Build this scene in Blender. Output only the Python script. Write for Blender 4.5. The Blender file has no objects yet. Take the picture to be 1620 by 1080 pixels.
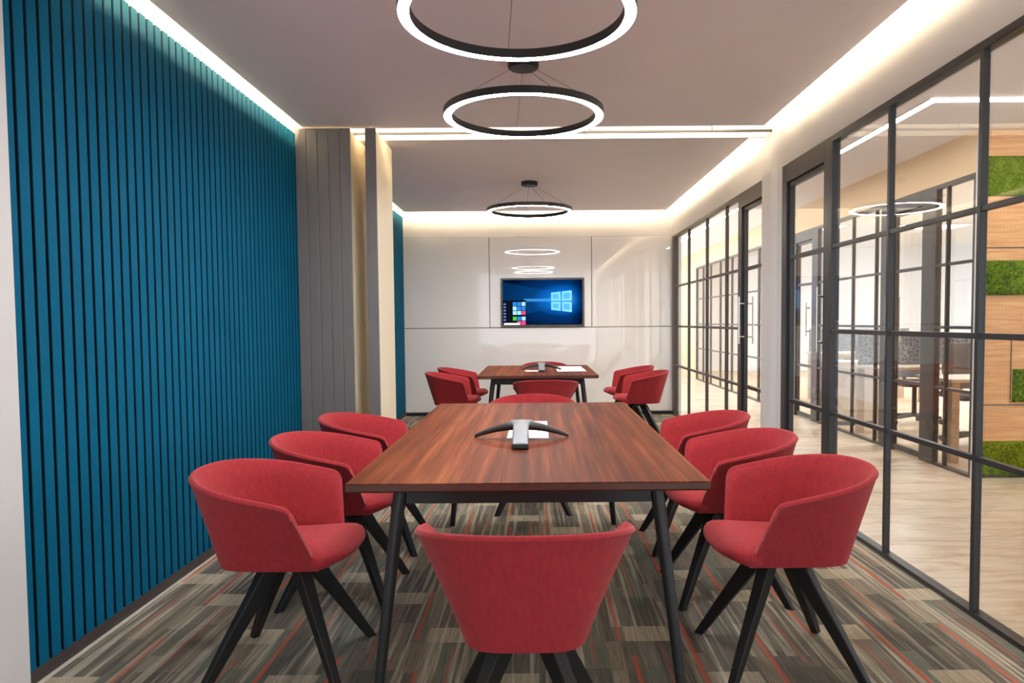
import bpy, math, random
from mathutils import Vector, Matrix, Euler
random.seed(7)
PI = math.pi
SC = bpy.context.scene
COL = SC.collection

# ------------------------------------------------------------------ helpers
class MB:
    """collects quads/ngons and links them as ONE mesh object"""
    def __init__(self):
        self.v = []; self.f = []
    def add(self, vs, fs):
        o = len(self.v)
        self.v += [tuple(p) for p in vs]
        self.f += [tuple(i + o for i in q) for q in fs]
        return self
    def box(self, x0, x1, y0, y1, z0, z1):
        vs = [(x0,y0,z0),(x1,y0,z0),(x1,y1,z0),(x0,y1,z0),(x0,y0,z1),(x1,y0,z1),(x1,y1,z1),(x0,y1,z1)]
        fs = [(0,3,2,1),(4,5,6,7),(0,1,5,4),(1,2,6,5),(2,3,7,6),(3,0,4,7)]
        return self.add(vs, fs)
    def loft(self, secs, cap=True):
        n = len(secs[0]); vs = [p for s in secs for p in s]; fs = []
        for i in range(len(secs) - 1):
            for j in range(n):
                k = (j + 1) % n
                fs.append((i*n + j, i*n + k, (i+1)*n + k, (i+1)*n + j))
        if cap:
            fs.append(tuple(reversed(range(n))))
            fs.append(tuple((len(secs)-1)*n + j for j in range(n)))
        return self.add(vs, fs)
    def tube(self, pts, rad, n=10):
        pts = [Vector(p) for p in pts]
        if not isinstance(rad, (list, tuple)): rad = [rad] * len(pts)
        secs = []
        for i, p in enumerate(pts):
            if i == 0: d = pts[1] - p
            elif i == len(pts) - 1: d = p - pts[i-1]
            else: d = (pts[i+1] - p).normalized() + (p - pts[i-1]).normalized()
            d.normalize()
            up = Vector((0,0,1)) if abs(d.z) < .9 else Vector((0,1,0))
            a = d.cross(up).normalized(); b = a.cross(d).normalized()
            secs.append([p + a*math.cos(2*PI*k/n)*rad[i] - b*math.sin(2*PI*k/n)*rad[i] for k in range(n)])
        return self.loft(secs)
    def lathe(self, prof, c=(0,0,0), n=48, closed=False):
        """prof: (r,z) pairs turned about the vertical through c"""
        m = len(prof); vs = []; fs = []
        for k in range(n):
            a = 2*PI*k/n
            for r, z in prof: vs.append((c[0]+r*math.cos(a), c[1]+r*math.sin(a), c[2]+z))
        rng = m if closed else m - 1
        for k in range(n):
            for j in range(rng):
                j2 = (j+1) % m; k2 = (k+1) % n
                fs.append((k*m+j, k2*m+j, k2*m+j2, k*m+j2))
        return self.add(vs, fs)
    def cyl(self, c, r, h, n=24, r2=None):
        r2 = r if r2 is None else r2
        s0 = [(c[0]+r*math.cos(2*PI*k/n), c[1]+r*math.sin(2*PI*k/n), c[2]) for k in range(n)]
        s1 = [(c[0]+r2*math.cos(2*PI*k/n), c[1]+r2*math.sin(2*PI*k/n), c[2]+h) for k in range(n)]
        return self.loft([s0, s1])
    def grid(self, rows):
        m = len(rows[0]); vs = [p for r in rows for p in r]; fs = []
        for i in range(len(rows)-1):
            for j in range(m-1):
                fs.append((i*m+j, i*m+j+1, (i+1)*m+j+1, (i+1)*m+j))
        return self.add(vs, fs)
    def build(self, name, mat, parent=None, smooth=False, bevel=0, angle=35):
        me = bpy.data.meshes.new(name)
        me.from_pydata(self.v, [], self.f); me.update()
        import bmesh
        bm = bmesh.new(); bm.from_mesh(me)
        bmesh.ops.recalc_face_normals(bm, faces=bm.faces); bm.to_mesh(me); bm.free()
        if smooth:
            for p in me.polygons: p.use_smooth = True
            me.set_sharp_from_angle(angle=math.radians(angle))
        o = bpy.data.objects.new(name, me); COL.objects.link(o)
        if mat: me.materials.append(mat)
        if bevel:
            b = o.modifiers.new('Bevel', 'BEVEL'); b.width = bevel; b.segments = 2; b.limit_method = 'ANGLE'
            b.angle_limit = math.radians(40)
        if parent: o.parent = parent
        return o

def tag(o, label=None, cat=None, group=None, kind=None):
    if label: o['label'] = label
    if cat: o['category'] = cat
    if group: o['group'] = group
    if kind: o['kind'] = kind
    return o
def empty(name, loc=(0,0,0), rz=0):
    o = bpy.data.objects.new(name, None); COL.objects.link(o)
    o.location = loc; o.rotation_euler = (0,0,rz); o.empty_display_size = .1
    return o
def struct(o, label=None):
    o['kind'] = 'structure'
    if label: o['label'] = label
    return o
def dup(root, loc, rz=0):
    r = root.copy(); COL.objects.link(r); r.location = loc; r.rotation_euler = (0,0,rz)
    for ch in root.children:
        c = ch.copy(); COL.objects.link(c); c.parent = r
        for g in ch.children:
            d = g.copy(); COL.objects.link(d); d.parent = c
    return r

# ------------------------------------------------------------------ materials
def srgb(r, g, b):
    def c(u):
        u /= 255.
        return u/12.92 if u <= .04045 else ((u+.055)/1.055)**2.4
    return (c(r), c(g), c(b), 1)
def new_mat(name):
    m = bpy.data.materials.new(name); m.use_nodes = True
    nt = m.node_tree
    return m, nt, nt.nodes['Principled BSDF']
def plain(name, col, rough=.5, metal=0, spec=.5, var=.04, scale=6):
    """painted or plain surface with a faint procedural variation"""
    m, nt, b = new_mat(name)
    tc = nt.nodes.new('ShaderNodeTexCoord'); nz = nt.nodes.new('ShaderNodeTexNoise')
    nz.inputs['Scale'].default_value = scale; nz.inputs['Detail'].default_value = 3
    nt.links.new(tc.outputs['Object'], nz.inputs['Vector'])
    rp = nt.nodes.new('ShaderNodeValToRGB')
    rp.color_ramp.elements[0].position = .3; rp.color_ramp.elements[1].position = .7
    rp.color_ramp.elements[0].color = tuple(c*(1-var) for c in col[:3]) + (1,)
    rp.color_ramp.elements[1].color = tuple(min(1, c*(1+var)) for c in col[:3]) + (1,)
    nt.links.new(nz.outputs['Fac'], rp.inputs['Fac']); nt.links.new(rp.outputs['Color'], b.inputs['Base Color'])
    b.inputs['Roughness'].default_value = rough; b.inputs['Metallic'].default_value = metal
    b.inputs['Specular IOR Level'].default_value = spec
    return m
def emit(name, col, strength):
    m, nt, b = new_mat(name)
    nt.nodes.remove(b)
    e = nt.nodes.new('ShaderNodeEmission'); e.inputs['Color'].default_value = col; e.inputs['Strength'].default_value = strength
    nt.links.new(e.outputs[0], nt.nodes['Material Output'].inputs['Surface'])
    return m
def mth(nt, op, a, b=None, c=None):
    n = nt.nodes.new('ShaderNodeMath'); n.operation = op
    for i, v in enumerate((a, b, c)):
        if v is None: continue
        if isinstance(v, (int, float)): n.inputs[i].default_value = v
        else: nt.links.new(v, n.inputs[i])
    return n.outputs[0]
def ramp(nt, fac, stops, const=False):
    rp = nt.nodes.new('ShaderNodeValToRGB'); cr = rp.color_ramp
    if const: cr.interpolation = 'CONSTANT'
    while len(cr.elements) < len(stops): cr.elements.new(.5)
    for e, (p, c) in zip(cr.elements, stops):
        e.position = p; e.color = c if len(c) == 4 else tuple(c) + (1,)
    nt.links.new(fac, rp.inputs['Fac'])
    return rp.outputs['Color']
def mix(nt, fac, a, b, mode='MIX'):
    n = nt.nodes.new('ShaderNodeMix'); n.data_type = 'RGBA'; n.blend_type = mode
    for i, v in ((0, fac), (6, a), (7, b)):
        if isinstance(v, (int, float)): n.inputs[i].default_value = v
        elif isinstance(v, tuple): n.inputs[i].default_value = v
        else: nt.links.new(v, n.inputs[i])
    return n.outputs[2]
def obj_xyz(nt, coord='Object'):
    tc = nt.nodes.new('ShaderNodeTexCoord'); s = nt.nodes.new('ShaderNodeSeparateXYZ')
    nt.links.new(tc.outputs[coord], s.inputs[0]); return tc.outputs[coord], s.outputs
def vec(nt, x, y, z=0):
    n = nt.nodes.new('ShaderNodeCombineXYZ')
    for i, v in enumerate((x, y, z)):
        if isinstance(v, (int, float)): n.inputs[i].default_value = v
        else: nt.links.new(v, n.inputs[i])
    return n.outputs[0]
def noise(nt, v, scale=5, detail=3, rough=.5, dist=0):
    n = nt.nodes.new('ShaderNodeTexNoise'); nt.links.new(v, n.inputs['Vector'])
    n.inputs['Scale'].default_value = scale; n.inputs['Detail'].default_value = detail
    n.inputs['Roughness'].default_value = rough; n.inputs['Distortion'].default_value = dist
    return n.outputs['Fac']
def wnoise(nt, v):
    n = nt.nodes.new('ShaderNodeTexWhiteNoise'); n.noise_dimensions = '3D'
    nt.links.new(v, n.inputs['Vector']); return n.outputs['Value']
def bump(nt, b, h, strength=.2, dist=.01):
    n = nt.nodes.new('ShaderNodeBump'); n.inputs['Strength'].default_value = strength
    n.inputs['Distance'].default_value = dist
    nt.links.new(h, n.inputs['Height']); nt.links.new(n.outputs[0], b.inputs['Normal'])

M = {}
M['white']   = plain('white_paint', srgb(218,217,217), .6, var=.01)
M['ceiling'] = plain('ceiling_paint', srgb(242,238,241), .8, var=.01, spec=.2)
M['white2']  = plain('grey_white_paint', srgb(200,198,198), .6, var=.01)
M['cream']   = plain('cream_paint', srgb(226,214,190), .6, var=.015)
M['peach']   = plain('peach_paint', srgb(238,210,172), .7, var=.015)
M['teal']    = plain('teal_lacquer', (.0006,.098,.19,1), .7, var=.04, scale=3, spec=.08)
M['gapshade']= plain('slat_gap_shade', srgb(4,12,18), .9, var=.05)  # near-black colour paints in the shade between the slats
M['skirt']   = plain('dark_skirting', srgb(62,54,52), .5, var=.05)
M['edge']    = plain('carpet_edge_trim', srgb(196,190,180), .5, var=.03)
M['frame']   = plain('anthracite_frame', srgb(48,47,48), .38, var=.04, spec=.4)
M['frame2']  = plain('bronze_frame', srgb(68,60,54), .4, var=.05, spec=.4)
M['blackm']  = plain('black_metal', srgb(34,34,35), .42, var=.06, spec=.4)
M['blackw']  = plain('black_wood', srgb(24,23,23), .5, var=.1, scale=20, spec=.35)
M['pgrey']   = plain('partition_grey', srgb(112,109,109), .5, var=.03)
M['gloss']   = plain('white_glass_board', srgb(242,240,239), .015, var=.005, spec=.8)
M['silver']  = plain('brushed_silver', srgb(112,114,120), .5, metal=.2, var=.04)
M['steel']   = plain('polished_steel', srgb(225,222,214), .22, metal=.9, var=.02)
M['paper']   = plain('white_paper', srgb(250,250,250), .6, var=.01)
M['paperg']  = plain('grey_paper', srgb(205,205,210), .6, var=.03)
M['dkplast'] = plain('dark_plastic', srgb(38,36,38), .4, var=.06)
M['bezel']   = plain('screen_bezel', srgb(88,84,84), .4, var=.03)
M['mesh']    = plain('charcoal_mesh', srgb(62,60,62), .7, var=.1, scale=60)
M['gmesh']   = plain('grey_upholstery', srgb(112,110,114), .8, var=.06, scale=40)
M['beige']   = plain('beige_laminate', srgb(208,196,180), .5, var=.03)
M['oak']     = plain('pale_oak', srgb(196,172,146), .5, var=.08, scale=12)
M['offloor'] = plain('office_floor', srgb(205,180,150), .5, var=.06, scale=2)
M['wire']    = plain('thin_wire', srgb(70,64,62), .5, var=.02)
WARM = (1.0, .80, .53, 1)
M['led']   = emit('warm_led', (1, .74, .40, 1), 300)
M['led_s'] = emit('warm_led_slot', WARM, 24)
M['led_r'] = emit('warm_led_right', WARM, 18)
M['ring']  = emit('ring_diffuser', (1, .98, .97, 1), 75)
M['cled']  = emit('corridor_led', (1, .93, .85, 1), 31)
M['office_fill'] = emit('office_fill_glow', (.97, .98, 1, 1), 27)  # glow of the fill panels added over the office

# glass: see-through pane with a fresnel reflection
def make_glass():
    m, nt, b = new_mat('clear_glass'); nt.nodes.remove(b)
    t = nt.nodes.new('ShaderNodeBsdfTransparent'); t.inputs[0].default_value = (.97,.98,.975,1)
    g = nt.nodes.new('ShaderNodeBsdfGlossy'); g.inputs['Roughness'].default_value = .01
    fr = nt.nodes.new('ShaderNodeFresnel'); fr.inputs['IOR'].default_value = 1.45
    mx = nt.nodes.new('ShaderNodeMixShader')
    nt.links.new(mth(nt, 'MULTIPLY', fr.outputs[0], .16), mx.inputs[0])
    nt.links.new(t.outputs[0], mx.inputs[1]); nt.links.new(g.outputs[0], mx.inputs[2])
    nt.links.new(mx.outputs[0], nt.nodes['Material Output'].inputs['Surface'])
    return m
M['glass'] = make_glass()

def make_fabric():
    m, nt, b = new_mat('red_wool_fabric')
    v, s = obj_xyz(nt)
    a = noise(nt, vec(nt, mth(nt,'MULTIPLY',s[0],3.0), mth(nt,'MULTIPLY',s[1],3.0), s[2]), 22, 4, .65)
    fine = noise(nt, v, 260, 2)
    c = ramp(nt, a, [(.3, srgb(128,31,38)), (.7, srgb(157,40,47))])
    c2 = mix(nt, mth(nt,'MULTIPLY',fine,.35), c, srgb(174,57,62))
    nt.links.new(c2, b.inputs['Base Color'])
    b.inputs['Roughness'].default_value = .85; b.inputs['Specular IOR Level'].default_value = .2
    b.inputs['Sheen Weight'].default_value = .15; b.inputs['Sheen Tint'].default_value = (1,.6,.6,1)
    bump(nt, b, fine, .15, .002)
    return m
M['red'] = make_fabric()

def make_walnut():
    m, nt, b = new_mat('walnut_veneer')
    v, s = obj_xyz(nt)
    board = mth(nt, 'FLOOR', mth(nt, 'DIVIDE', mth(nt,'ADD',s[0],.55), .155))
    bv = wnoise(nt, vec(nt, board, 3.3, 1.7))
    off = mth(nt, 'MULTIPLY', board, 3.7)
    p = vec(nt, mth(nt,'MULTIPLY',s[0],16), mth(nt,'ADD',mth(nt,'MULTIPLY',s[1],.55),off), s[2])
    g1 = noise(nt, p, 1.5, 5, .6, .25)
    p2 = vec(nt, mth(nt,'MULTIPLY',s[0],90), mth(nt,'ADD',mth(nt,'MULTIPLY',s[1],1.3),off), s[2])
    g2 = noise(nt, p2, 1.6, 3, .6)
    f = mth(nt, 'ADD', mth(nt,'MULTIPLY',g1,.75), mth(nt,'ADD', mth(nt,'MULTIPLY',g2,.25), mth(nt,'MULTIPLY',mth(nt,'SUBTRACT',bv,.5),.22)))
    c = ramp(nt, f, [(.28, srgb(56,21,11)), (.45, srgb(93,42,22)), (.58, srgb(119,60,33)), (.76, srgb(154,91,53))])
    nt.links.new(c, b.inputs['Base Color'])
    b.inputs['Roughness'].default_value = .5; b.inputs['Specular IOR Level'].default_value = .06
    return m
M['walnut'] = make_walnut()
M['wedge'] = plain('walnut_edge', srgb(78,38,24), .45, var=.12, scale=14)

def make_carpet():
    m, nt, b = new_mat('plank_carpet')
    v, s = obj_xyz(nt)
    x, y = s[0], s[1]
    W, L = .25, 1.0
    strip = mth(nt, 'FLOOR', mth(nt, 'DIVIDE', x, W))
    xin = mth(nt, 'FRACT', mth(nt, 'DIVIDE', x, W))                       # across one plank
    yo = mth(nt, 'ADD', y, mth(nt, 'MULTIPLY', mth(nt,'MODULO',mth(nt,'ADD',strip,60),3), .37))
    cell = mth(nt, 'FLOOR', mth(nt, 'DIVIDE', yo, L))
    yin = mth(nt, 'FRACT', mth(nt, 'DIVIDE', yo, L))
    r1 = wnoise(nt, vec(nt, strip, cell, .5))
    # bands across the width of a plank, each with its own tone
    sub = mth(nt, 'FLOOR', mth(nt, 'MULTIPLY', mth(nt,'ADD',xin,mth(nt,'MULTIPLY',r1,.3)), 4))
    seg = mth(nt, 'FLOOR', mth(nt, 'MULTIPLY', mth(nt,'ADD',yin,mth(nt,'MULTIPLY',sub,.23)), 2))
    tone = wnoise(nt, vec(nt, mth(nt,'ADD',sub,mth(nt,'MULTIPLY',strip,7)), mth(nt,'ADD',seg,mth(nt,'MULTIPLY',cell,5)), 2.5))
    base = ramp(nt, tone, [(0, srgb(112,106,96)), (.2, srgb(126,122,110)), (.42, srgb(138,127,112)), (.58, srgb(116,119,108)),
                           (.76, srgb(146,137,121)), (.9, srgb(103,100,93))], const=True)
    # light block near the end of each plank, darker stretch after it
    blk = mth(nt, 'MULTIPLY', mth(nt,'LESS_THAN', yin, .13), mth(nt,'GREATER_THAN', xin, .3))
    base = mix(nt, mth(nt,'MULTIPLY',blk,.8), base, srgb(184,172,150))
    drk = mth(nt, 'MULTIPLY', mth(nt,'GREATER_THAN', yin, .13), mth(nt,'LESS_THAN', yin, .42))
    drk = mth(nt, 'MULTIPLY', drk, mth(nt,'GREATER_THAN', xin, .42))
    base = mix(nt, mth(nt,'MULTIPLY',drk,.6), base, srgb(92,90,84))
    # long pale streaks running along the planks
    st = noise(nt, vec(nt, mth(nt,'MULTIPLY',x,46), mth(nt,'MULTIPLY',y,1.0), 0), 1, 2, .5)
    stm = ramp(nt, st, [(.5, (0,0,0)), (.64, (1,1,1))])
    gate = mth(nt, 'GREATER_THAN', wnoise(nt, vec(nt, strip, mth(nt,'FLOOR',mth(nt,'MULTIPLY',yo,1.6)), 9.5)), .18)
    base = mix(nt, mth(nt,'MULTIPLY', mth(nt,'MULTIPLY',stm,gate), .62), base, srgb(200,192,172))
    # fine yarn striping and speckle
    fs = noise(nt, vec(nt, mth(nt,'MULTIPLY',x,230), mth(nt,'MULTIPLY',y,5), 0), 1, 3, .6)
    base = mix(nt, 1.0, base, ramp(nt, fs, [(.3,(.6,.6,.6)),(.7,(1.3,1.3,1.3))]), 'MULTIPLY')
    sp = noise(nt, v, 300, 2, .6)
    base = mix(nt, 1.0, base, ramp(nt, sp, [(.3,(.68,.68,.68)),(.7,(1.28,1.28,1.28))]), 'MULTIPLY')
    # soft orange lines
    cx = mth(nt, 'ADD', .12, mth(nt,'MULTIPLY', r1, .25))
    on = noise(nt, vec(nt, mth(nt,'MULTIPLY',x,120), mth(nt,'MULTIPLY',y,2.6), 4), 1, 3)
    def line(c, w, y0, y1, k):
        d = mth(nt, 'ABSOLUTE', mth(nt,'SUBTRACT', xin, c))
        e = mth(nt, 'SUBTRACT', 1.0, mth(nt,'MINIMUM', mth(nt,'DIVIDE', d, w), 1.0))
        g = mth(nt, 'MULTIPLY', mth(nt,'GREATER_THAN', yin, y0), mth(nt,'LESS_THAN', yin, y1))
        f = mth(nt, 'MULTIPLY', mth(nt,'MULTIPLY', e, g), mth(nt,'MULTIPLY', on, k))
        return mth(nt, 'MINIMUM', f, .9)
    base = mix(nt, line(cx, .044, .02, mth(nt,'ADD',.5,mth(nt,'MULTIPLY',r1,.4)), 1.7), base, srgb(206,92,66))
    base = mix(nt, line(mth(nt,'ADD',cx,.44), .035, .45, .97, 1.1), base, srgb(190,98,70))
    nt.links.new(base, b.inputs['Base Color'])
    b.inputs['Roughness'].default_value = .95; b.inputs['Specular IOR Level'].default_value = .1
    bump(nt, b, sp, .25, .003)
    return m
M['carpet'] = make_carpet()

def make_travertine():
    m, nt, b = new_mat('travertine_floor')
    v, s = obj_xyz(nt)
    a = noise(nt, vec(nt, mth(nt,'MULTIPLY',s[0],.8), mth(nt,'MULTIPLY',s[1],2.6), 0), 2.0, 6, .62, 1.2)
    a2 = noise(nt, vec(nt, mth(nt,'MULTIPLY',s[0],1.6), mth(nt,'MULTIPLY',s[1],9), 0), 2.0, 6, .6, .6)
    f = mth(nt,'ADD', mth(nt,'MULTIPLY',a,.6), mth(nt,'MULTIPLY',a2,.4))
    c = ramp(nt, f, [(.3, srgb(150,124,98)), (.42, srgb(192,166,138)), (.52, srgb(212,194,172)), (.68, srgb(222,208,192))])
    nt.links.new(c, b.inputs['Base Color'])
    b.inputs['Roughness'].default_value = .35
    return m
M['stone'] = make_travertine()

def make_timber():
    m, nt, b = new_mat('timber_cladding')
    v, s = obj_xyz(nt)
    row = mth(nt,'FLOOR', mth(nt,'DIVIDE', s[2], .2))
    p = vec(nt, mth(nt,'ADD',mth(nt,'MULTIPLY',s[0],1.6),mth(nt,'MULTIPLY',row,5.1)), s[1], mth(nt,'MULTIPLY',s[2],26))
    a = noise(nt, p, 1.7, 5, .6, .4)
    c = ramp(nt, a, [(.3, srgb(196,140,88)), (.55, srgb(218,166,112)), (.75, srgb(230,184,132))])
    nt.links.new(c, b.inputs['Base Color']); b.inputs['Roughness'].default_value = .5
    return m
M['timber'] = make_timber()

def make_moss():
    m, nt, b = new_mat('green_moss')
    v, s = obj_xyz(nt)
    a = noise(nt, v, 55, 4, .7); a2 = noise(nt, v, 7, 2)
    c = ramp(nt, mth(nt,'ADD',mth(nt,'MULTIPLY',a,.75),mth(nt,'MULTIPLY',a2,.25)),
             [(.35, srgb(44,66,8)), (.5, srgb(92,116,18)), (.66, srgb(140,158,40))])
    nt.links.new(c, b.inputs['Base Color']); b.inputs['Roughness'].default_value = .95
    b.inputs['Specular IOR Level'].default_value = .1
    bump(nt, b, a, .8, .02)
    return m
M['moss'] = make_moss()

def make_pattern():
    m, nt, b = new_mat('patterned_screen_cloth')
    v, s = obj_xyz(nt)
    n = nt.nodes.new('ShaderNodeTexVoronoi'); n.inputs['Scale'].default_value = 26; n.feature = 'DISTANCE_TO_EDGE'
    nt.links.new(v, n.inputs['Vector'])
    c = ramp(nt, n.outputs['Distance'], [(.04, srgb(150,150,155)), (.09, srgb(74,74,80))])
    nt.links.new(c, b.inputs['Base Color']); b.inputs['Roughness'].default_value = .9
    return m
M['pattern'] = make_pattern()

def make_wallpaper():
    """the lit desktop picture of the wall screen: dark navy with a blue glow round the window and a beam to the left"""
    m, nt, b = new_mat('screen_desktop'); nt.nodes.remove(b)
    v, s = obj_xyz(nt)
    u, w = s[0], s[2]                       # metres from the middle of the screen
    du = mth(nt,'SUBTRACT', u, .26); dw = mth(nt,'SUBTRACT', w, .03)
    r = mth(nt,'SQRT', mth(nt,'ADD', mth(nt,'POWER', mth(nt,'MULTIPLY',du,.8), 2), mth(nt,'POWER', mth(nt,'MULTIPLY',dw,1.5), 2)))
    glow = ramp(nt, r, [(.0, srgb(60,150,226)), (.16, srgb(8,92,176)), (.32, srgb(3,42,92)), (.60, srgb(1,12,36))])
    left = mth(nt,'LESS_THAN', du, 0)
    bm_ = mth(nt,'MULTIPLY', mth(nt,'LESS_THAN', mth(nt,'ABSOLUTE', dw), .018), left)
    bm_ = mth(nt,'MULTIPLY', bm_, mth(nt,'GREATER_THAN', u, -.24))
    glow = mix(nt, mth(nt,'MULTIPLY', bm_, .55), glow, srgb(70,160,226))
    ray = mth(nt,'LESS_THAN', mth(nt,'ABSOLUTE', dw), mth(nt,'ADD', .08, mth(nt,'MULTIPLY', mth(nt,'ABSOLUTE',du), .2)))
    glow = mix(nt, mth(nt,'MULTIPLY', mth(nt,'MULTIPLY', ray, left), .13), glow, srgb(16,96,170))
    edge = mth(nt,'MINIMUM', 1.0, mth(nt,'MAXIMUM', 0.0, mth(nt,'DIVIDE', mth(nt,'SUBTRACT', u, .34), .16)))
    glow = mix(nt, mth(nt,'MULTIPLY', edge, .85), glow, srgb(2,4,24))
    e = nt.nodes.new('ShaderNodeEmission'); e.inputs['Strength'].default_value = 1.0
    nt.links.new(glow, e.inputs['Color']); nt.links.new(e.outputs[0], nt.nodes['Material Output'].inputs['Surface'])
    return m
M['desktop'] = make_wallpaper()

# ------------------------------------------------------------------ levels of the room (metres; camera stands at x=0 y=0)
XL, XR = -1.69, 1.74          # front of the slats, front of the glazing
YB = 9.2                      # back wall
CZ, DZ = 2.585, 2.80          # ceiling panel, deck above the coves
XC = 3.25                     # glazing across the corridor
Y0 = -2.6                     # open end of the room behind the viewer

# ---- floors
struct(MB().box(-1.80, XR+.01, Y0, YB, -.06, 0).build('floor', M['carpet']), 'striped plank carpet of the meeting room')
struct(MB().box(XR+.01, XC+.03, Y0, 17.0, -.06, 0).build('floor_corridor', M['stone']), 'veined beige stone floor of the corridor')
struct(MB().box(XC+.03, 11, Y0, 5.4, -.06, 0).build('floor_lobby', M['stone']), 'veined beige stone floor of the lobby')
struct(MB().box(XC+.03, 11, 5.4, 17.0, -.06, 0).build('floor_office', M['offloor']), 'pale floor of the office across the corridor')

# ---- ceilings
def slab(name, x0, x1, y0, y1, label):
    return struct(MB().box(x0, x1, y0, y1, CZ, CZ+.035).build(name, M['ceiling']), label)
slab('ceiling', -1.645, 1.63, Y0, 5.16, 'suspended ceiling panel over the near table')
slab('ceiling_rear', -1.645, 1.63, 5.52, 9.0, 'suspended ceiling panel over the far table')
struct(MB().box(-1.9, 1.86, Y0, YB+.1, DZ, DZ+.06).build('ceiling_deck', M['white']), 'upper deck above the light coves')
struct(MB().box(1.86, 11, Y0, 5.4, 2.585, 2.65).box(1.86, XC+.06, 5.4, 17.0, 2.585, 2.65).build('ceiling_corridor', M['ceiling']), 'ceiling of the corridor and lobby')
struct(MB().box(XC+.06, 11, 5.4, 17.0, 2.9, 2.96).build('ceiling_office', M['white']), 'white ceiling of the office')
struct(MB().box(-1.72, XR, 5.49, 5.52, CZ, DZ).build('trim_1', M['white']), 'white upstand at the slot between the ceilings')

# ---- left wall: backing, slats, skirting
struct(MB().box(-1.90, -1.728, Y0, YB+.1, 0, DZ).build('wall_left', M['white']), 'white left wall')
struct(MB().box(-1.728, -1.675, Y0, 2.30, 0, 2.56).build('wall_left_front', M['white2']), 'plain white end of the left wall')
def slat_wall(name, y0, y1, label):
    root = empty(name, (0, 0, 0)); struct(root, label)
    MB().box(-1.728, -1.718, y0, y1, .05, 2.535).build('backing', M['gapshade'], root)
    core, face = MB(), MB(); y = y0 + .001
    while y + .046 < y1:
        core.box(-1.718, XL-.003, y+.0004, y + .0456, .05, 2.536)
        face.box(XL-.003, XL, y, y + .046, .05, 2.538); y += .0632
    core.build('shaded_slat_cores', M['gapshade'], root)  # slat sides coloured near-black so the gaps look shaded
    face.build('slat_faces', M['teal'], root)
    return root
slat_wall('wall_left_slats', 2.302, 5.68, 'blue vertical slat cladding along the left wall')
slat_wall('wall_left_slats_rear', 5.74, YB-.02, 'blue vertical slat cladding at the far end of the left wall')
struct(MB().box(-1.728, -1.684, 2.302, YB-.02, 0, .05).build('baseboard_left', M['skirt']), 'dark skirting under the blue slats')
struct(MB().box(-1.684, -1.672, 2.302, 9.1, 0, .006).build('trim_2', M['edge']), 'pale carpet edge strip along the slats')

# ---- back wall and its glossy boards
wb = struct(MB().box(-1.9, 1.86, YB, YB+.1, 0, DZ).build('wall_back', M['white']), 'back wall with a lit cream header')
xs = (-1.712, -.600, .708, 1.735)
MB().box(xs[0], xs[3], YB-.006, YB, .045, 2.288).build('backing', M['pgrey'], wb)
for i in range(3):
    MB().box(xs[i]+.0045, xs[i+1]-.0045, YB-.018, YB, 1.1325, 2.284).build('glass_board', M['gloss'], wb, bevel=.002)
MB().box(xs[0]+.003, xs[3]-.003, YB-.018, YB, .045, 1.1235).build('glass_board', M['gloss'], wb, bevel=.002)
struct(MB().box(-1.69, 1.74, YB-.03, YB-.001, 0, .035).build('baseboard_back', M['blackm']), 'black skirting along the back wall')

# ---- right side: soffit above the glazing, white pier between the two doors
struct(MB().box(XR, 1.86, Y0, YB, 2.276, DZ).build('wall_right', M['white']), 'white soffit above the glass wall')
struct(MB().box(1.695, 1.80, 5.19, 5.40, 0, 2.276).build('wall_right_pier', M['white']), 'white pier between the two glass doors')

GL0, GL1 = XR+.022, XR+.028
RZ = (.64, 1.13, 1.63)         # heights of the horizontal bars
def frame_bar(parent, nm, *b, mat='frame'):
    return MB().box(*b).build(nm, M[mat], parent, bevel=.002)
def glazing(name, label, x, y0, y1, posts, mat='frame', d=.024, w=.022, zt=2.276, end0=.03, end1=.03, endd=.05):
    """a bay of steel framed glass along y: end posts, mullions, rails, one pane per field"""
    root = empty(name, (0,0,0)); struct(root, label)
    ys = [y0] + list(posts) + [y1]
    frame_bar(root, 'top_rail', x, x+endd, y0, y1, zt-.035, zt, mat=mat)
    frame_bar(root, 'bottom_rail', x, x+endd, y0, y1, 0, .022, mat=mat)
    for k, z in enumerate(RZ):
        frame_bar(root, 'rail', x+.004, x+.004+d, y0, y1, z-.012, z+.012, mat=mat)
    for p in posts:
        frame_bar(root, 'mullion', x, x+d+.006, p-w/2, p+w/2, .022, zt-.035, mat=mat)
    frame_bar(root, 'end_post', x, x+endd, y0, y0+end0, .022, zt-.035, mat=mat)
    frame_bar(root, 'end_post', x, x+endd, y1-end1, y1, .022, zt-.035, mat=mat)
    for a, b in zip(ys[:-1], ys[1:]):
        MB().box(x+.013, x+.019, a+.004, b-.004, .015, zt-.03).build('pane', M['glass'], root)
    return root
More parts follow.
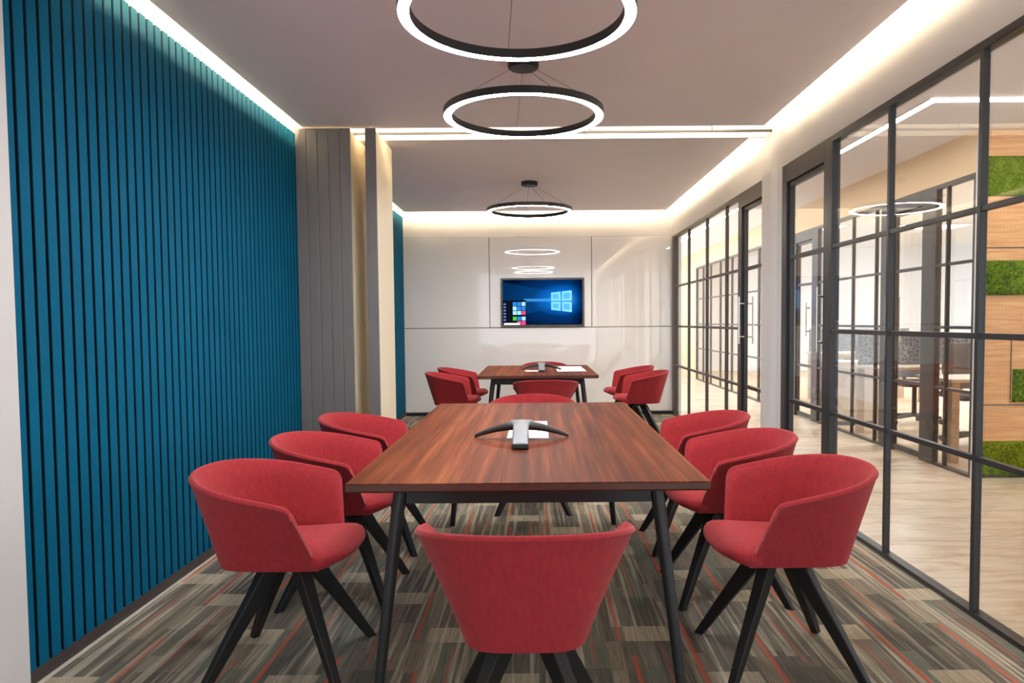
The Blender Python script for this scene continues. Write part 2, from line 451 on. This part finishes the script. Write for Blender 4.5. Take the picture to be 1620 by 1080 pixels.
def door(name, label, x, y0, y1, jamb=.09, handle_y=None, zt=2.276, mat='frame', depth=.06, head=.125):
    root = empty(name, (0,0,0)); struct(root, label)
    frame_bar(root, 'jamb', x, x+depth, y0, y0+jamb, 0, zt, mat=mat)
    frame_bar(root, 'jamb', x, x+depth, y1-jamb, y1, 0, zt, mat=mat)
    frame_bar(root, 'header', x, x+depth, y0+jamb, y1-jamb, zt-head, zt, mat='frame2')
    a, b = y0+jamb+.004, y1-jamb-.004
    lx = x+.018
    leaf = frame_bar(root, 'leaf_frame', lx, lx+.032, a, a+.03, .012, zt-head-.004, mat=mat)
    me = MB()
    me.box(lx, lx+.032, a, a+.03, .012, zt-head-.004).box(lx, lx+.032, b-.03, b, .012, zt-head-.004)
    me.box(lx, lx+.032, a+.03, b-.03, .012, .06).box(lx, lx+.032, a+.03, b-.03, zt-head-.034, zt-head-.004)
    me.box(lx, lx+.032, a+.03, b-.03, RZ[0]-.014, RZ[0]+.014).box(lx, lx+.032, a+.03, b-.03, RZ[2]-.014, RZ[2]+.014)
    tmp = me.build('leaf_tmp', M[mat], None)
    old = leaf.data; leaf.data = tmp.data; bpy.data.objects.remove(tmp); bpy.data.meshes.remove(old)
    leaf.data.name = 'leaf_frame'
    MB().box(lx+.012, lx+.018, a+.02, b-.02, .04, zt-head-.02).build('pane', M['glass'], leaf)
    if handle_y is not None:
        for s in (-1, 1):
            hx = lx - .045 if s < 0 else lx + .032 + .045
            m2 = MB().tube([(hx, handle_y, 1.0), (hx, handle_y, 1.40)], .0085, 12)
            for z in (1.06, 1.34):
                m2.tube([(hx, handle_y, z), (lx if s < 0 else lx+.032, handle_y, z)], .008, 10)
            m2.build('handle', M['steel'], leaf, smooth=True)
    return root
glazing('window_1', 'dark framed glass wall beside the near table', XR, Y0, 4.265, [-2.05, -1.36, -.67, .02, .71, 1.40, 2.10, 2.83, 3.56])
door('door_1', 'dark framed glass door beside the near table', XR, 4.265, 5.09, handle_y=4.375)
struct(MB().box(XR, 1.80, 5.09, 5.19, 0, 2.276).build('trim_3', M['white']), 'white lining beside the near glass door')
door('door_2', 'dark framed glass door beside the far table', XR, 5.40, 6.16, jamb=.07, handle_y=6.06)
glazing('window_2', 'dark framed glass wall beside the far table', XR, 6.16, YB-.03, [6.60, 7.36, 8.23], mat='frame2', end1=.16)

# ---- corridor far side
glazing('window_3', 'brown framed office glazing nearest the timber wall', XC, 5.32, 5.86, [5.69], mat='frame2', end1=.02)
door('door_3', 'brown framed office door across from the near glass wall', XC, 5.86, 6.74, jamb=.19, handle_y=6.60, mat='frame2')
glazing('window_4', 'brown framed office glazing beside the office door', XC, 6.74, 8.30, [6.88, 7.38], mat='frame2', end1=.02)
door('door_4', 'brown framed office door seen through the near glass door', XC, 8.30, 9.14, jamb=.16, handle_y=8.55, mat='frame2')
glazing('window_5', 'brown framed office glazing seen past the white pier', XC, 9.14, 14.6, [9.75, 10.5, 11.2, 11.95, 12.7, 13.4, 14.0], mat='frame2', w=.05)
struct(MB().box(XC, XC+.06, 14.6, 17.0, 0, 2.276).build('wall_corridor', M['peach']), 'cream solid wall at the far end of the corridor')
struct(MB().box(XC-.002, XC+.06, 5.32, 17.0, 2.276, 2.9).build('wall_corridor_soffit', M['peach']), 'peach band above the office glazing')
struct(MB().box(XR, 11, 17.0, 17.1, 0, 2.9).build('wall_far', M['white']), 'white wall at the far end of the corridor and office')
struct(MB().box(XC-.002, XC+.05, 5.27, 5.32, 0, 2.585).build('trim_4', M['white']), 'white corner lining beside the timber wall')

# ---- corridor ceiling light line
cl = empty('ceiling_light', (2.52, 4.6, 2.585))
tag(cl, 'L-shaped warm light line let into the corridor ceiling', 'ceiling light')
cl_m = MB().box(-.028, .028, -.028, 12.2, -.006, 0).box(.028, 5.5, -.028, .028, -.006, 0)
cl_m.build('diffuser', M['cled'], cl)
MB().box(-.036, -.028, -.036, 12.2, -.008, 0).box(.028, .036, .036, 12.2, -.008, 0).build('trim_strip', M['white'], cl)

# ---- timber and moss wall facing the viewer across the lobby
tw = struct(MB().box(3.30, 8.0, 5.345, 5.42, .035, 2.585).build('wall_timber', M['timber']), 'timber clad wall with moss panels across the lobby')
struct(MB().box(3.30, 8.0, 5.335, 5.42, 0, .035).build('baseboard_lobby', M['blackm']), 'black plinth under the timber wall')
def zed(y): return 1.2 + (503.0 - y)/1130*5.33
gv = MB()
for y in (392, 530, 641): gv.box(3.30, 8.0, 5.341, 5.3455, zed(y)-.003, zed(y)+.003)
gv.box(3.305+.245, 3.305+.25, 5.341, 5.3455, zed(638), zed(530))
gv.build('groove', M['skirt'], tw)
def moss(x0, x1, z0, z1, label):
    nx, nz = max(8, int((x1-x0)/.02)), max(6, int((z1-z0)/.02))
    rnd = random.Random(int(z0*1000))
    rows = []
    for j in range(nz+1):
        r = []
        for i in range(nx+1):
            e = i in (0, nx) or j in (0, nz)
            r.append((x0+(x1-x0)*i/nx, 5.344 if e else 5.312 + rnd.random()*.014, z0+(z1-z0)*j/nz))
        rows.append(r)
    o = MB().grid(rows)
    # closed back
    o.add([(x0,5.3445,z0),(x1,5.3445,z0),(x1,5.3445,z1),(x0,5.3445,z1)], [(0,1,2,3)])
    return tag(o.build('moss_panel', M['moss'], None, smooth=True, angle=180), label, 'moss panel', 'moss panels on the timber wall')
moss(3.31, 7.9, zed(312), zed(249), 'green moss panel at the top of the timber wall')
moss(3.31, 7.9, zed(467), zed(412), 'green moss panel at head height, above the wide timber boards')
moss(3.565, 7.9, zed(637), zed(584), 'shorter green moss panel set in from the edge of the timber')
moss(3.31, 7.9, zed(757), zed(699), 'green moss panel just above the black plinth at the floor')

# ------------------------------------------------------------------ cove light strips
def strip(name, label, x0, x1, y0, y1, z0, z1, mat, hide=.02):
    root = empty(name, (0,0,0)); struct(root, label)
    if z1 > 2.775: MB().box(x0, x1, y0, y1, z1, DZ).build('channel', M['white'], root)
    else: MB().box(x0, x1, y0, y1, CZ+.035, z0).build('channel', M['white'], root)
    MB().box(x0, x1, y0, y1, z0, z1).build('diffuser', M[mat], root)
    return root
strip('trim_5', 'warm light strip in the left cove over the slats', -1.608, -1.600, Y0, 5.12, 2.776, 2.788, 'led')
strip('trim_6', 'warm light strip in the right cove over the glass wall', 1.545, 1.555, Y0, 5.12, 2.660, 2.766, 'led_r')
strip('trim_7', 'warm light strip in the slot between the ceilings', -1.55, 1.5, 5.09, 5.10, 2.64, 2.72, 'led_s')
strip('trim_8', 'warm light strip in the far left cove', -1.608, -1.600, 5.56, 8.96, 2.776, 2.788, 'led')
strip('trim_9', 'warm light strip in the far right cove', 1.545, 1.555, 5.56, 8.96, 2.660, 2.766, 'led_r')
strip('trim_10', 'warm light strip in the cove over the back wall', -1.58, 1.5, 8.92, 8.93, 2.660, 2.74, 'led_r')
tk = MB().box(-1.70, XR, 5.312, 5.332, 2.583, 2.597)
for x in (-1.4, -.5, .4, 1.3): tk.box(x-.004, x+.004, 5.318, 5.326, 2.597, DZ)
struct(tk.build('trim_11', M['blackm']), 'dark running track of the folding partition')

# ------------------------------------------------------------------ folding partition, parked against the left wall
pp = empty('partition_panel', (-1.651, 5.09, 0))
PW = .0728
MB().box(-PW/2, PW/2, .012, .57, .012, 2.555).build('panel_face', M['cream'], pp, bevel=.003)
MB().box(-PW/2-.002, PW/2+.002, 0, .014, .008, 2.572).build('edge_profile', M['pgrey'], pp, bevel=.004)
MB().box(-.012, .012, .255, .275, 2.555, 2.572).build('hanger', M['blackm'], pp)
PL = ['grey edged folding partition panel parked against the blue slats', 'second grey edged partition panel from the blue slats',
      'third grey edged partition panel from the blue slats', 'fourth grey edged partition panel from the blue slats',
      'fifth grey edged partition panel, the last of the tight stack', 'lone cream faced partition panel standing apart from the stack']
for i, x in enumerate((-1.651, -1.5735, -1.496, -1.4185, -1.341, -1.160)):
    o = pp if i == 0 else dup(pp, (x, 5.09, 0))
    tag(o, PL[i], 'partition panel', 'parked folding partition panels')

# ------------------------------------------------------------------ pendant rings
def ring_lamp():
    root = empty('pendant_ring', (0,0,0))
    ro, ri, h = .426, .381, .036
    MB().lathe([(ri, .004), (ri, h), (ro, h), (ro, .004), (ro-.003, 0), (ro-.003, .004), (ri+.003, .004), (ri+.003, 0)], n=96, closed=True).build('housing', M['blackm'], root, smooth=True, angle=30)
    MB().lathe([(ri+.003, .0035), (ri+.003, .0005), (ro-.003, .0005), (ro-.003, .0035)], n=96, closed=True).build('diffuser', M['ring'], root)
    cz = CZ - 2.287
    cp = MB().lathe([(.0, cz-.040), (.074, cz-.040), (.083, cz-.032), (.083, cz), (0, cz)], n=40)
    cp.build('canopy', M['blackm'], root, smooth=True)
    rm = (ro+ri)/2
    for a in (97, 217, 337):
        c, s = math.cos(math.radians(a)), math.sin(math.radians(a))
        MB().tube([(.05*c, .05*s, cz-.038), (rm*c, rm*s, h-.002)], .0012, 6).build('cable', M['wire'], root)
    c, s = math.cos(math.radians(292)), math.sin(math.radians(292))
    MB().tube([(.02*c, .02*s, cz-.038), (rm*c, rm*s, h-.002)], .0015, 6).build('power_cord', M['wire'], root)
    return root
rl = ring_lamp()
RL = ['black ring pendant lamp nearest the viewer, cut by the top of the photo', 'black ring pendant lamp over the middle of the near table',
      'small looking black ring pendant lamp over the far table']
for i, y in enumerate((2.615, 3.87, 7.15)):
    o = rl if i == 0 else dup(rl, (0,0,0))
    o.location = (-.06, y, 2.287)
    tag(o, RL[i], 'pendant lamp', 'ring pendant lamps')

# ------------------------------------------------------------------ tub chair (front = +x, origin on the floor)
def tub_chair():
    root = empty('tub_chair', (0,0,0))
    UF, UB, HW = .105, -.310, .293          # rim: arm front, rear, half width
    BF, BB, BW = .150, -.208, .164          # bottom: front, rear, half width
    ZB, ZA, ZR, TH = .388, .627, .708, .022
    N = 44
    def plan(t, uf, ub, hw, off, e=2.15):
        """t 0..1 from one arm front round the back to the other; rounded U"""
        hw -= off; ub += off
        u0 = ub + (uf-ub)*.66      # straight arms forward of u0
        ls = uf - u0; arc = 1.9*(u0-ub) + 1.2*hw; tot = 2*ls + arc
        d = t*tot
        if d <= ls: return (uf - d, hw)
        if d >= tot - ls: return (u0 + (d - (tot-ls)), -hw)
        a = PI/2 + PI*(d-ls)/arc
        c, s = math.cos(a), math.sin(a)
        return (u0 + (u0-ub)*math.copysign(abs(c)**(2/e), c), hw*math.copysign(abs(s)**(2/e), s))
    secs = []
    ts = [0, .006, .014, .024, .036] + [.05 + .9*k/N for k in range(N+1)] + [1-.036, 1-.024, 1-.014, 1-.006, 1]
    for t in ts:
        ou, ov = plan(t, UF, UB, HW, 0); bu, bv = plan(t, BF, BB, BW, 0, 4.2)
        iu, iv = plan(t, UF, UB, HW, TH); ju, jv = plan(t, BF, BB, BW, TH, 4.2)
        k = min(1, max(0, (UF-ou)/(UF-UB))); z = ZA + (ZR-ZA)*(k**.9)
        e = min(t, 1-t)
        rc = .026
        if e < rc: z -= .024*(1 - math.sqrt(max(0, 1-((rc-e)/rc)**2)))
        def O(f):  # outer, f=0 bottom .. 1 rim
            g = f
            return Vector((bu+(ou-bu)*g, bv+(ov-bv)*g, ZB+(z-ZB)*f))
        def I(f):
            return Vector((ju+(iu-ju)*f, jv+(iv-jv)*f, ZB+(z-ZB)*f))
        p = [O(0)+Vector((0,0,0)), O(.03), O(.25), O(.5), O(.75), O(.93)]
        top = z
        o1, i1 = O(1), I(1)
        for q in (0, .12, .3, .5, .7, .88, 1):
            w = o1.lerp(i1, q); w.z = top - .011*(abs(2*q-1)**2.2); p.append(w)
        p += [I(.93), I(.75), I(.5), I(.28), I(.12)]
        secs.append(p)
    mb = MB().loft(secs)
    # underside of the shell
    bot = [s[0] for s in secs]
    mb.add([(p.x*.97, p.y*.97, p.z-.001) for p in bot] + [tuple(p) for p in bot],
           [tuple(range(len(bot)))] + [(i, i+1, len(bot)+i+1, len(bot)+i) for i in range(len(bot)-1)])
    mb.build('shell', M['red'], root, smooth=True, angle=50)
    # seat cushion
    ss = []
    us = [-.180, -.176, -.165, -.145, -.11, -.06, -.01, .04, .085, .12, .145, .165, .19, .212, .228, .238, .244, .246]
    for u in us:
        if u < -.06: w = .142*math.sqrt(max(.02, 1-((-.06-u)/.122)**2.4))
        elif u > .145: w = .200*(max(.0, 1-((u-.145)/.101)**3.0))**(1/2.4)
        else: w = .142 + .058*max(0, (u+.06)/.205)**2
        zt = .462 + .006*math.cos((u)*PI/.6) - (.030*max(0, (u-.19)/.056)**2.2)
        zb = .405 - .022*min(1, max(0, (u-.04)/.1)) + (.045*max(0, (u-.14)/.106)**1.1)
        sec = []
        n = 28
        for k in range(n):
            a = 2*PI*k/n
            c, s = math.cos(a), math.sin(a)
            sec.append((u, w*math.copysign(abs(c)**.5, c)*(1 - .22*max(0, -s)**1.5), (zt+zb)/2 + (zt-zb)/2*math.copysign(abs(s)**.55, s) - .006*abs(c)**2))
        ss.append(sec)
    MB().loft(ss).build('seat_cushion', M['red'], root, smooth=True, angle=60)
    # hub and four splayed legs
    MB().cyl((0,0,.358), .085, .034, 28, .10).build('hub', M['blackw'], root, smooth=True, bevel=.004)
    for a in (45, 135, 225, 315):
        c, s = math.cos(math.radians(a)), math.sin(math.radians(a))
        d = Vector((c, s, 0)); tn = Vector((-s, c, 0))
        secs = []
        for r, z, dep, wd in ((.015, .378, .082, .046), (.075, .360, .072, .044), (.12, .290, .064, .040), (.20, .176, .052, .034), (.318, 0, .034, .027)):
            p = d*r + Vector((0,0,z)); hh = dep/2
            secs.append([p - d*hh - tn*wd/2, p + d*hh - tn*wd/2, p + d*hh + tn*wd/2, p - d*hh + tn*wd/2])
        MB().loft(secs).build('leg', M['blackw'], root, bevel=.004)
    return root
chair0 = tub_chair(); first = [True]
def chair(x, y, deg, label, group):
    if first[0]:
        o = chair0; first[0] = False
        o.location = (x, y, 0); o.rotation_euler = (0,0,math.radians(deg))
    else: o = dup(chair0, (x, y, 0), math.radians(deg))
    tag(o, label, 'chair', group)
G1, G2 = 'red tub chairs around the near table', 'red tub chairs around the far table'
chair(-.87, 2.47, 0, 'red tub chair nearest on the left of the near table', G1)
chair(-.86, 3.15, 0, 'red tub chair in the middle of the left side of the near table', G1)
chair(-.865, 3.85, 0, 'red tub chair farthest along the left side of the near table, before the partition panels', G1)
chair(.84, 2.47, 180, 'red tub chair nearest on the right of the near table, before the glass wall', G1)
chair(.82, 3.14, 180, 'red tub chair in the middle of the right side of the near table', G1)
chair(.82, 3.82, 180, 'red tub chair farthest along the right side of the near table', G1)
chair(-.035, 1.925, 90, 'large looking red tub chair seen from behind at the front end of the near table', G1)
chair(-.03, 4.60, -90, 'red tub chair at the far end of the near table, only its rim showing', G1)
chair(-.81, 7.13, 0, 'front red tub chair on the left of the far table', G2)
chair(-.785, 7.85, 0, 'rear red tub chair on the left of the far table, behind its twin', G2)
chair(1.01, 7.15, 180, 'front red tub chair on the right of the far table', G2)
chair(.985, 7.9, 180, 'rear red tub chair on the right of the far table, behind its twin', G2)
chair(.075, 6.35, 90, 'red tub chair seen from behind at the near end of the far table', G2)
chair(.09, 8.55, -90, 'red tub chair at the far end of the far table, under the wall screen', G2)

# ------------------------------------------------------------------ tables
def table(cx, y0, y1, label):
    L = y1 - y0; hw = .547; hl = L/2
    root = empty('meeting_table', (cx, (y0+y1)/2, 0)); tag(root, label, 'table')
    # top: walnut face, darker edge that undercuts
    MB().box(-hw, hw, -hl, hl, .7165, .7200).build('tabletop', M['walnut'], root, bevel=.001)
    s0 = [(-hw,-hl,.7165),(hw,-hl,.7165),(hw,hl,.7165),(-hw,hl,.7165)]
    q = .006
    s1 = [(-hw+q,-hl+q,.691),(hw-q,-hl+q,.691),(hw-q,hl-q,.691),(-hw+q,hl-q,.691)]
    sm = [(-hw,-hl,.697),(hw,-hl,.697),(hw,hl,.697),(-hw,hl,.697)]
    MB().loft([s1, sm, s0]).build('edge_band', M['wedge'], root)
    fx, fy = .385, hl - .125
    m = MB()
    for s in (-1, 1):
        m.box(-fx, fx, s*fy-.018, s*fy+.018, .632, .6905)
        m.box(s*fx-.018, s*fx+.018, -fy, fy, .632, .6905)
    m.build('apron', M['blackm'], root)
    for sx in (-1, 1):
        for sy in (-1, 1):
            MB().tube([(sx*.402, sy*fy, .6905), (sx*.414, sy*(fy+.015), .60), (sx*.478, sy*(fy+.075), 0)], [.0215, .0215, .0155], 18).build('leg', M['blackm'], root, smooth=True)
    return root
table(-.030, 2.117, 4.227, 'long walnut meeting table in the foreground with black legs')
table(.005, 6.37, 7.88, 'shorter walnut meeting table at the far end, under the wall screen')

# ------------------------------------------------------------------ conference phones and papers
def phone():
    root = empty('conference_phone', (0,0,0))
    # black wings, arched, left and right
    for s in (-1, 1):
        secs = []
        for k in range(15):
            t = k/14
            x = s*(.012 + t*.182); z = .050*(1 - t**1.7) + .009; y = .045*t*t - .004
            hw = .032*(1-.5*t); hh = .021*(1-.62*t)
            sec = []
            for q in range(12):
                a = 2*PI*q/12
                sec.append((x, y + hw*math.cos(a), max(.001, z + hh*math.sin(a))))
            secs.append(sec)
        MB().loft(secs).build('wing', M['dkplast'], root, smooth=True, angle=50)
    # silver strap over the top and down to the front foot
    up, lo = [], []
    for k in range(17):
        t = k/16
        y = .050 - t*.275; z = .073 - .012*((t-.12)/.12)**2*(t < .12) - max(0, t-.25)**1.45*.085
        w = .031 + .022*max(0, 1-t/.45)**1.4
        up.append([(-w, y, z), (-w*.85, y, z+.005), (0, y, z+.007), (w*.85, y, z+.005), (w, y, z),
                   (w*.95, y, z-.010), (0, y, z-.011), (-w*.95, y, z-.010)])
    MB().loft(up).build('strap', M['silver'], root, smooth=True, angle=40)
    MB().box(-.031, .031, -.236, -.200, .001, .022).build('foot', M['dkplast'], root, bevel=.005)
    MB().box(-.030, .030, .020, .055, .001, .066).build('rear_support', M['dkplast'], root, bevel=.005)
    return root
ph = phone(); ph.location = (-.066, 2.905, .7205); ph.scale = (1, 1, 1)
tag(ph, 'black and silver three-legged conference phone on the near table', 'conference phone', 'conference phones')
p2 = dup(ph, (.045, 7.03, .7205)); tag(p2, 'black and silver three-legged conference phone on the far table', 'conference phone', 'conference phones')
def paper(x, y, w, l, rz, mat, label, nm='paper_sheet'):
    o = MB().box(-w/2, w/2, -l/2, l/2, 0, .0025).build(nm, M[mat])
    o.location = (x, y, .7202); o.rotation_euler = (0,0,rz)
    return tag(o, label, 'paper', 'papers on the tables')
paper(-.040, 3.17, .172, .50, 0, 'paper', 'white paper lying under the conference phone on the near table')
paper(-.03, 6.99, .17, .20, .1, 'paper', 'white paper beside the conference phone on the far table, on its left')
paper(.335, 7.05, .28, .36, 0, 'paper', 'white paper to the right of the far conference phone, the nearer one')
paper(.335, 7.45, .27, .38, 0, 'paperg', 'grey printed paper behind the white one on the far table')

# ------------------------------------------------------------------ wall screen
SX, SZ, SW, SH = .078, 1.448, 1.07, .625
tv = empty('wall_screen', (SX, YB-.020, SZ)); tag(tv, 'wide wall screen showing a blue computer desktop on the glossy back wall', 'screen')
MB().box(-SW/2, SW/2, -.034, 0, -SH/2, SH/2).build('housing', M['bezel'], tv, bevel=.004)
gl = MB().box(-SW/2+.026, SW/2-.026, -.0355, -.033, -SH/2+.036, SH/2-.024).build('display', M['desktop'], tv)
def scr(nm, quads, col, k=1.0, depth=-.0375):
    m = MB()
    for q in quads:
        m.add([(x, depth, z) for x, z in q] + [(x, -.0352, z) for x, z in q],
              [(0,1,2,3), (7,6,5,4), (0,4,5,1), (1,5,6,2), (2,6,7,3), (3,7,4,0)])
    return m.build(nm, emit(nm + '_light', col, k), gl)
def rect(x0, z0, x1, z1): return [(x0,z0),(x1,z0),(x1,z1),(x0,z1)]
def px(x, y): return ((x - 792)/(924-792)*SW - SW/2, SH/2 - (y - 440)/(517.5-440)*SH)
# four-pane window emblem in perspective, taller on its right
def lerp(a, b, t): return a + (b-a)*t
def wp(s, t):   # s along, t up
    x = lerp(871.5, 904, s); yt = lerp(463.5, 460, s); yb = lerp(490.5, 494.5, s)
    return px(x, lerp(yb, yt, t))
panes = []
for s0, s1 in ((0, .46), (.52, 1)):
    for t0, t1 in ((0, .47), (.53, 1)):
        panes.append([wp(s0,t0), wp(s1,t0), wp(s1,t1), wp(s0,t1)])
for q in panes: scr('emblem_pane', [q], srgb(118,196,246), 1.0)
for s0, s1 in ((0,.46),(.52,1)):
    for t0, t1 in ((0,.47),(.53,1)):
        scr('emblem_glow', [[wp(s0+.08,t0+.1), wp(s1-.1,t0+.1), wp(s1-.1,t1-.1), wp(s0+.08,t1-.1)]], srgb(82,164,226), 1.0, -.0385)
a, b = px(795, 475), px(832, 513.5); scr('menu_panel', [rect(a[0], b[1], b[0], a[1])], srgb(10,16,26))
tiles = {'tiles_blue': (srgb(40,120,205), []), 'tiles_pale': (srgb(150,205,245), []), 'tiles_pink': (srgb(214,70,120), []), 'tiles_green': (srgb(70,180,50), [])}
tl = [(811,478,'tiles_blue'),(818,478,'tiles_blue'),(825,478,'tiles_pale'),(811,485,'tiles_pale'),(818,485,'tiles_blue'),(825,485,'tiles_blue'),
      (811,492,'tiles_pale'),(818,492,'tiles_pale'),(825,492,'tiles_pink'),(811,501,'tiles_green'),(818,501,'tiles_blue'),(825,501,'tiles_pale'),(818,508,'tiles_pink'),(825,508,'tiles_pink')]
for x, y, k in tl:
    a, b = px(x, y), px(x+6, y+6); tiles[k][1].append(rect(a[0], b[1], b[0], a[1]))
for k, (c, q) in tiles.items():
    for r in q: scr('menu_tile', [r], c, 1.0, -.0385)
q = []
for y in range(480, 510, 5):
    a, b = px(796.5, y), px(800, y+2.5); q.append(rect(a[0], b[1], b[0], a[1]))
for r in q: scr('menu_icon', [r], srgb(90,120,170), 1.0, -.0385)
a, b = px(795, 512.5), px(921, 514.3); scr('taskbar', [rect(a[0], b[1], b[0], a[1])], srgb(20,24,34), 1.0, -.0372)
a, b = px(797, 511), px(822, 514); scr('search_box', [rect(a[0], b[1], b[0], a[1])], srgb(240,240,235), 1.0, -.039)

# ------------------------------------------------------------------ office across the corridor
def desk(x0, x1, y0, y1, label, leg='oak', z=.72, panel=True):
    root = empty('office_desk', ((x0+x1)/2, (y0+y1)/2, 0)); tag(root, label, 'desk', 'office desks')
    w, d = (x1-x0)/2, (y1-y0)/2
    MB().box(-w, w, -d, d, z-.028, z).build('desktop', M['beige'], root, bevel=.003)
    for sx in (-1, 1):
        for sy in (-1, 1):
            MB().box(sx*(w-.06)-.035, sx*(w-.06)+.035, sy*(d-.06)-.03, sy*(d-.06)+.03, 0, z-.028).build('leg', M[leg], root, bevel=.004)
    if panel: MB().box(-w+.09, w-.09, d-.05, d-.03, .25, z-.028).build('modesty_panel', M['beige'], root)
    return root
desk(3.40, 4.9, 5.85, 6.40, 'pale oak legged desk nearest the timber wall, behind the office glass', z=.70, panel=False)
desk(3.36, 5.1, 7.08, 7.60, 'desk with grey patterned screen, seen past the near office door', panel=False)
desk(4.1, 5.6, 10.2, 10.9, 'far office desk seen through the near glass door')
def dscreen(x0, x1, y, z0, z1, label):
    root = empty('desk_screen', ((x0+x1)/2, y, z0)); tag(root, label, 'desk screen', 'patterned desk screens')
    w = (x1-x0)/2
    MB().box(-w, w, -.014, .014, 0, z1-z0).build('cloth_panel', M['pattern'], root, bevel=.006)
    MB().box(-w, w, -.016, .016, 0, .02).build('base_rail', M['pgrey'], root)
    return root
dscreen(3.38, 5.1, 7.50, .7205, 1.045, 'grey patterned cloth screen on the desk beyond the office door')
dscreen(4.1, 5.6, 10.75, .7205, 1.06, 'grey patterned cloth screen on the far office desk')
cab = empty('storage_cabinet', (3.62, 8.25, 0)); tag(cab, 'low beige cabinet beyond the patterned screen in the office', 'cabinet')
MB().box(-.30, .30, -.22, .22, .05, .72).build('body', M['beige'], cab, bevel=.004)
MB().box(-.27, .27, -.20, .20, 0, .05).build('plinth', M['blackm'], cab)
for s in (-1, 1):
    dr = MB().box(.006 if s > 0 else -.296, .296 if s > 0 else -.006, -.236, -.2205, .07, .70).build('door', M['beige'], cab, bevel=.003)
    MB().box(s*.03-.006, s*.03+.006, -.25, -.2365, .45, .58).build('handle', M['steel'], dr)
def task_chair():
    root = empty('office_chair', (0,0,0))
    secs = []
    for k in range(9):
        z = .52 + .44*k/8; w = .215*(1 - .18*abs(k/8-.45)**2*4); y = -.20 - .05*(k/8)**2 + .02
        secs.append([(-w, y+.03, z), (-w*.5, y-.005, z), (0, y-.015, z), (w*.5, y-.005, z), (w, y+.03, z), (w*.98, y+.055, z), (0, y+.015, z), (-w*.98, y+.055, z)])
    MB().loft(secs).build('backrest', M['gmesh'], root, smooth=True, angle=50)
    MB().box(-.235, .235, -.20, .25, .44, .50).build('seat', M['mesh'], root, bevel=.025)
    for s in (-1, 1):
        MB().tube([(s*.20, -.02, .46), (s*.275, -.02, .48), (s*.275, -.02, .64)], .016, 8).build('arm', M['dkplast'], root, smooth=True)
        MB().box(s*.275-.035, s*.275+.035, -.14, .14, .64, .665).build('arm_pad', M['dkplast'], root, bevel=.01)
    MB().tube([(0, -.15, .47), (0, -.235, .50), (0, -.235, .66)], .022, 8).build('back_bracket', M['dkplast'], root, smooth=True)
    MB().tube([(0,0,.09), (0,0,.45)], .026, 12).build('gas_column', M['dkplast'], root, smooth=True)
    base = MB()
    for k in range(5):
        a = 2*PI*k/5 + .3
        base.tube([(0,0,.105), (.28*math.cos(a), .28*math.sin(a), .075)], [.026, .016], 8)
    bo = base.build('star_base', M['dkplast'], root, smooth=True)
    for k in range(5):
        a = 2*PI*k/5 + .3; cx, cy = .28*math.cos(a), .28*math.sin(a)
        t = Vector((-math.sin(a), math.cos(a), 0))*.022; c = Vector((cx, cy, .03))
        MB().tube([c - t, c + t], .03, 14).build('caster', M['dkplast'], bo, smooth=True)
    return root
tc0 = task_chair()
TC = [(4.13, 6.74, 176, 'grey backed office chair between the two nearest office desks'),
      (4.32, 8.15, 180, 'dark armed office chair behind the patterned screen desk, glimpsed under its top'),
      (4.55, 9.75, -14, 'office chair at the far office desk')]
for i, (x, y, a, lb) in enumerate(TC):
    o = tc0 if i == 0 else dup(tc0, (0,0,0))
    o.location = (x, y, 0); o.rotation_euler = (0,0,math.radians(a))
    tag(o, lb, 'office chair', 'office chairs')

k = 0  # glowing ceiling panels added to brighten the office
for x in (5.0, 7.2, 9.4):
    for y in (7.2, 10.2, 13.2):
        if k == 0:
            ol = empty('office_fill_panel', (0,0,0))
            MB().box(-.62, .62, -.32, .32, -.02, 0).build('housing', M['white'], ol)
            MB().box(-.58, .58, -.28, .28, -.024, -.0205).build('diffuser', M['office_fill'], ol)
            o = ol
        else: o = dup(ol, (0,0,0))
        o.location = (x, y, 2.9); k += 1
        tag(o, 'added fill light panel on the office ceiling across the corridor', 'ceiling light', 'added fill panels on the office ceiling')

# ------------------------------------------------------------------ daylight, camera, view
w = bpy.data.worlds.new('World'); SC.world = w; w.use_nodes = True
bg = w.node_tree.nodes['Background']; bg.inputs[0].default_value = (.86, .93, 1, 1); bg.inputs[1].default_value = 1.7

cam = bpy.data.cameras.new('Camera'); co = bpy.data.objects.new('Camera', cam); COL.objects.link(co)
F = 1130.0
cam.sensor_fit = 'HORIZONTAL'; cam.sensor_width = 36; cam.lens = 36*F/1620
th = math.atan(.0469)
co.matrix_world = Matrix.Translation((0,0,1.2)) @ Euler((PI/2 - th, 0, 0)).to_matrix().to_4x4() @ Matrix.Rotation(-.0081, 4, 'Z')
cam.shift_x = -39.4/1620; cam.shift_y = 22/1620
cam.clip_start = .02
SC.camera = co
vs = SC.view_settings
SC.display_settings.display_device = 'sRGB'
vs.view_transform = 'Standard'; vs.look = 'None'; vs.exposure = 0.62; vs.gamma = 1.0; vs.use_curve_mapping = False
cy = SC.cycles
cy.use_denoising = True
cy.max_bounces = 10; cy.diffuse_bounces = 6; cy.glossy_bounces = 5; cy.transparent_max_bounces = 32
cy.sample_clamp_indirect = 6.0
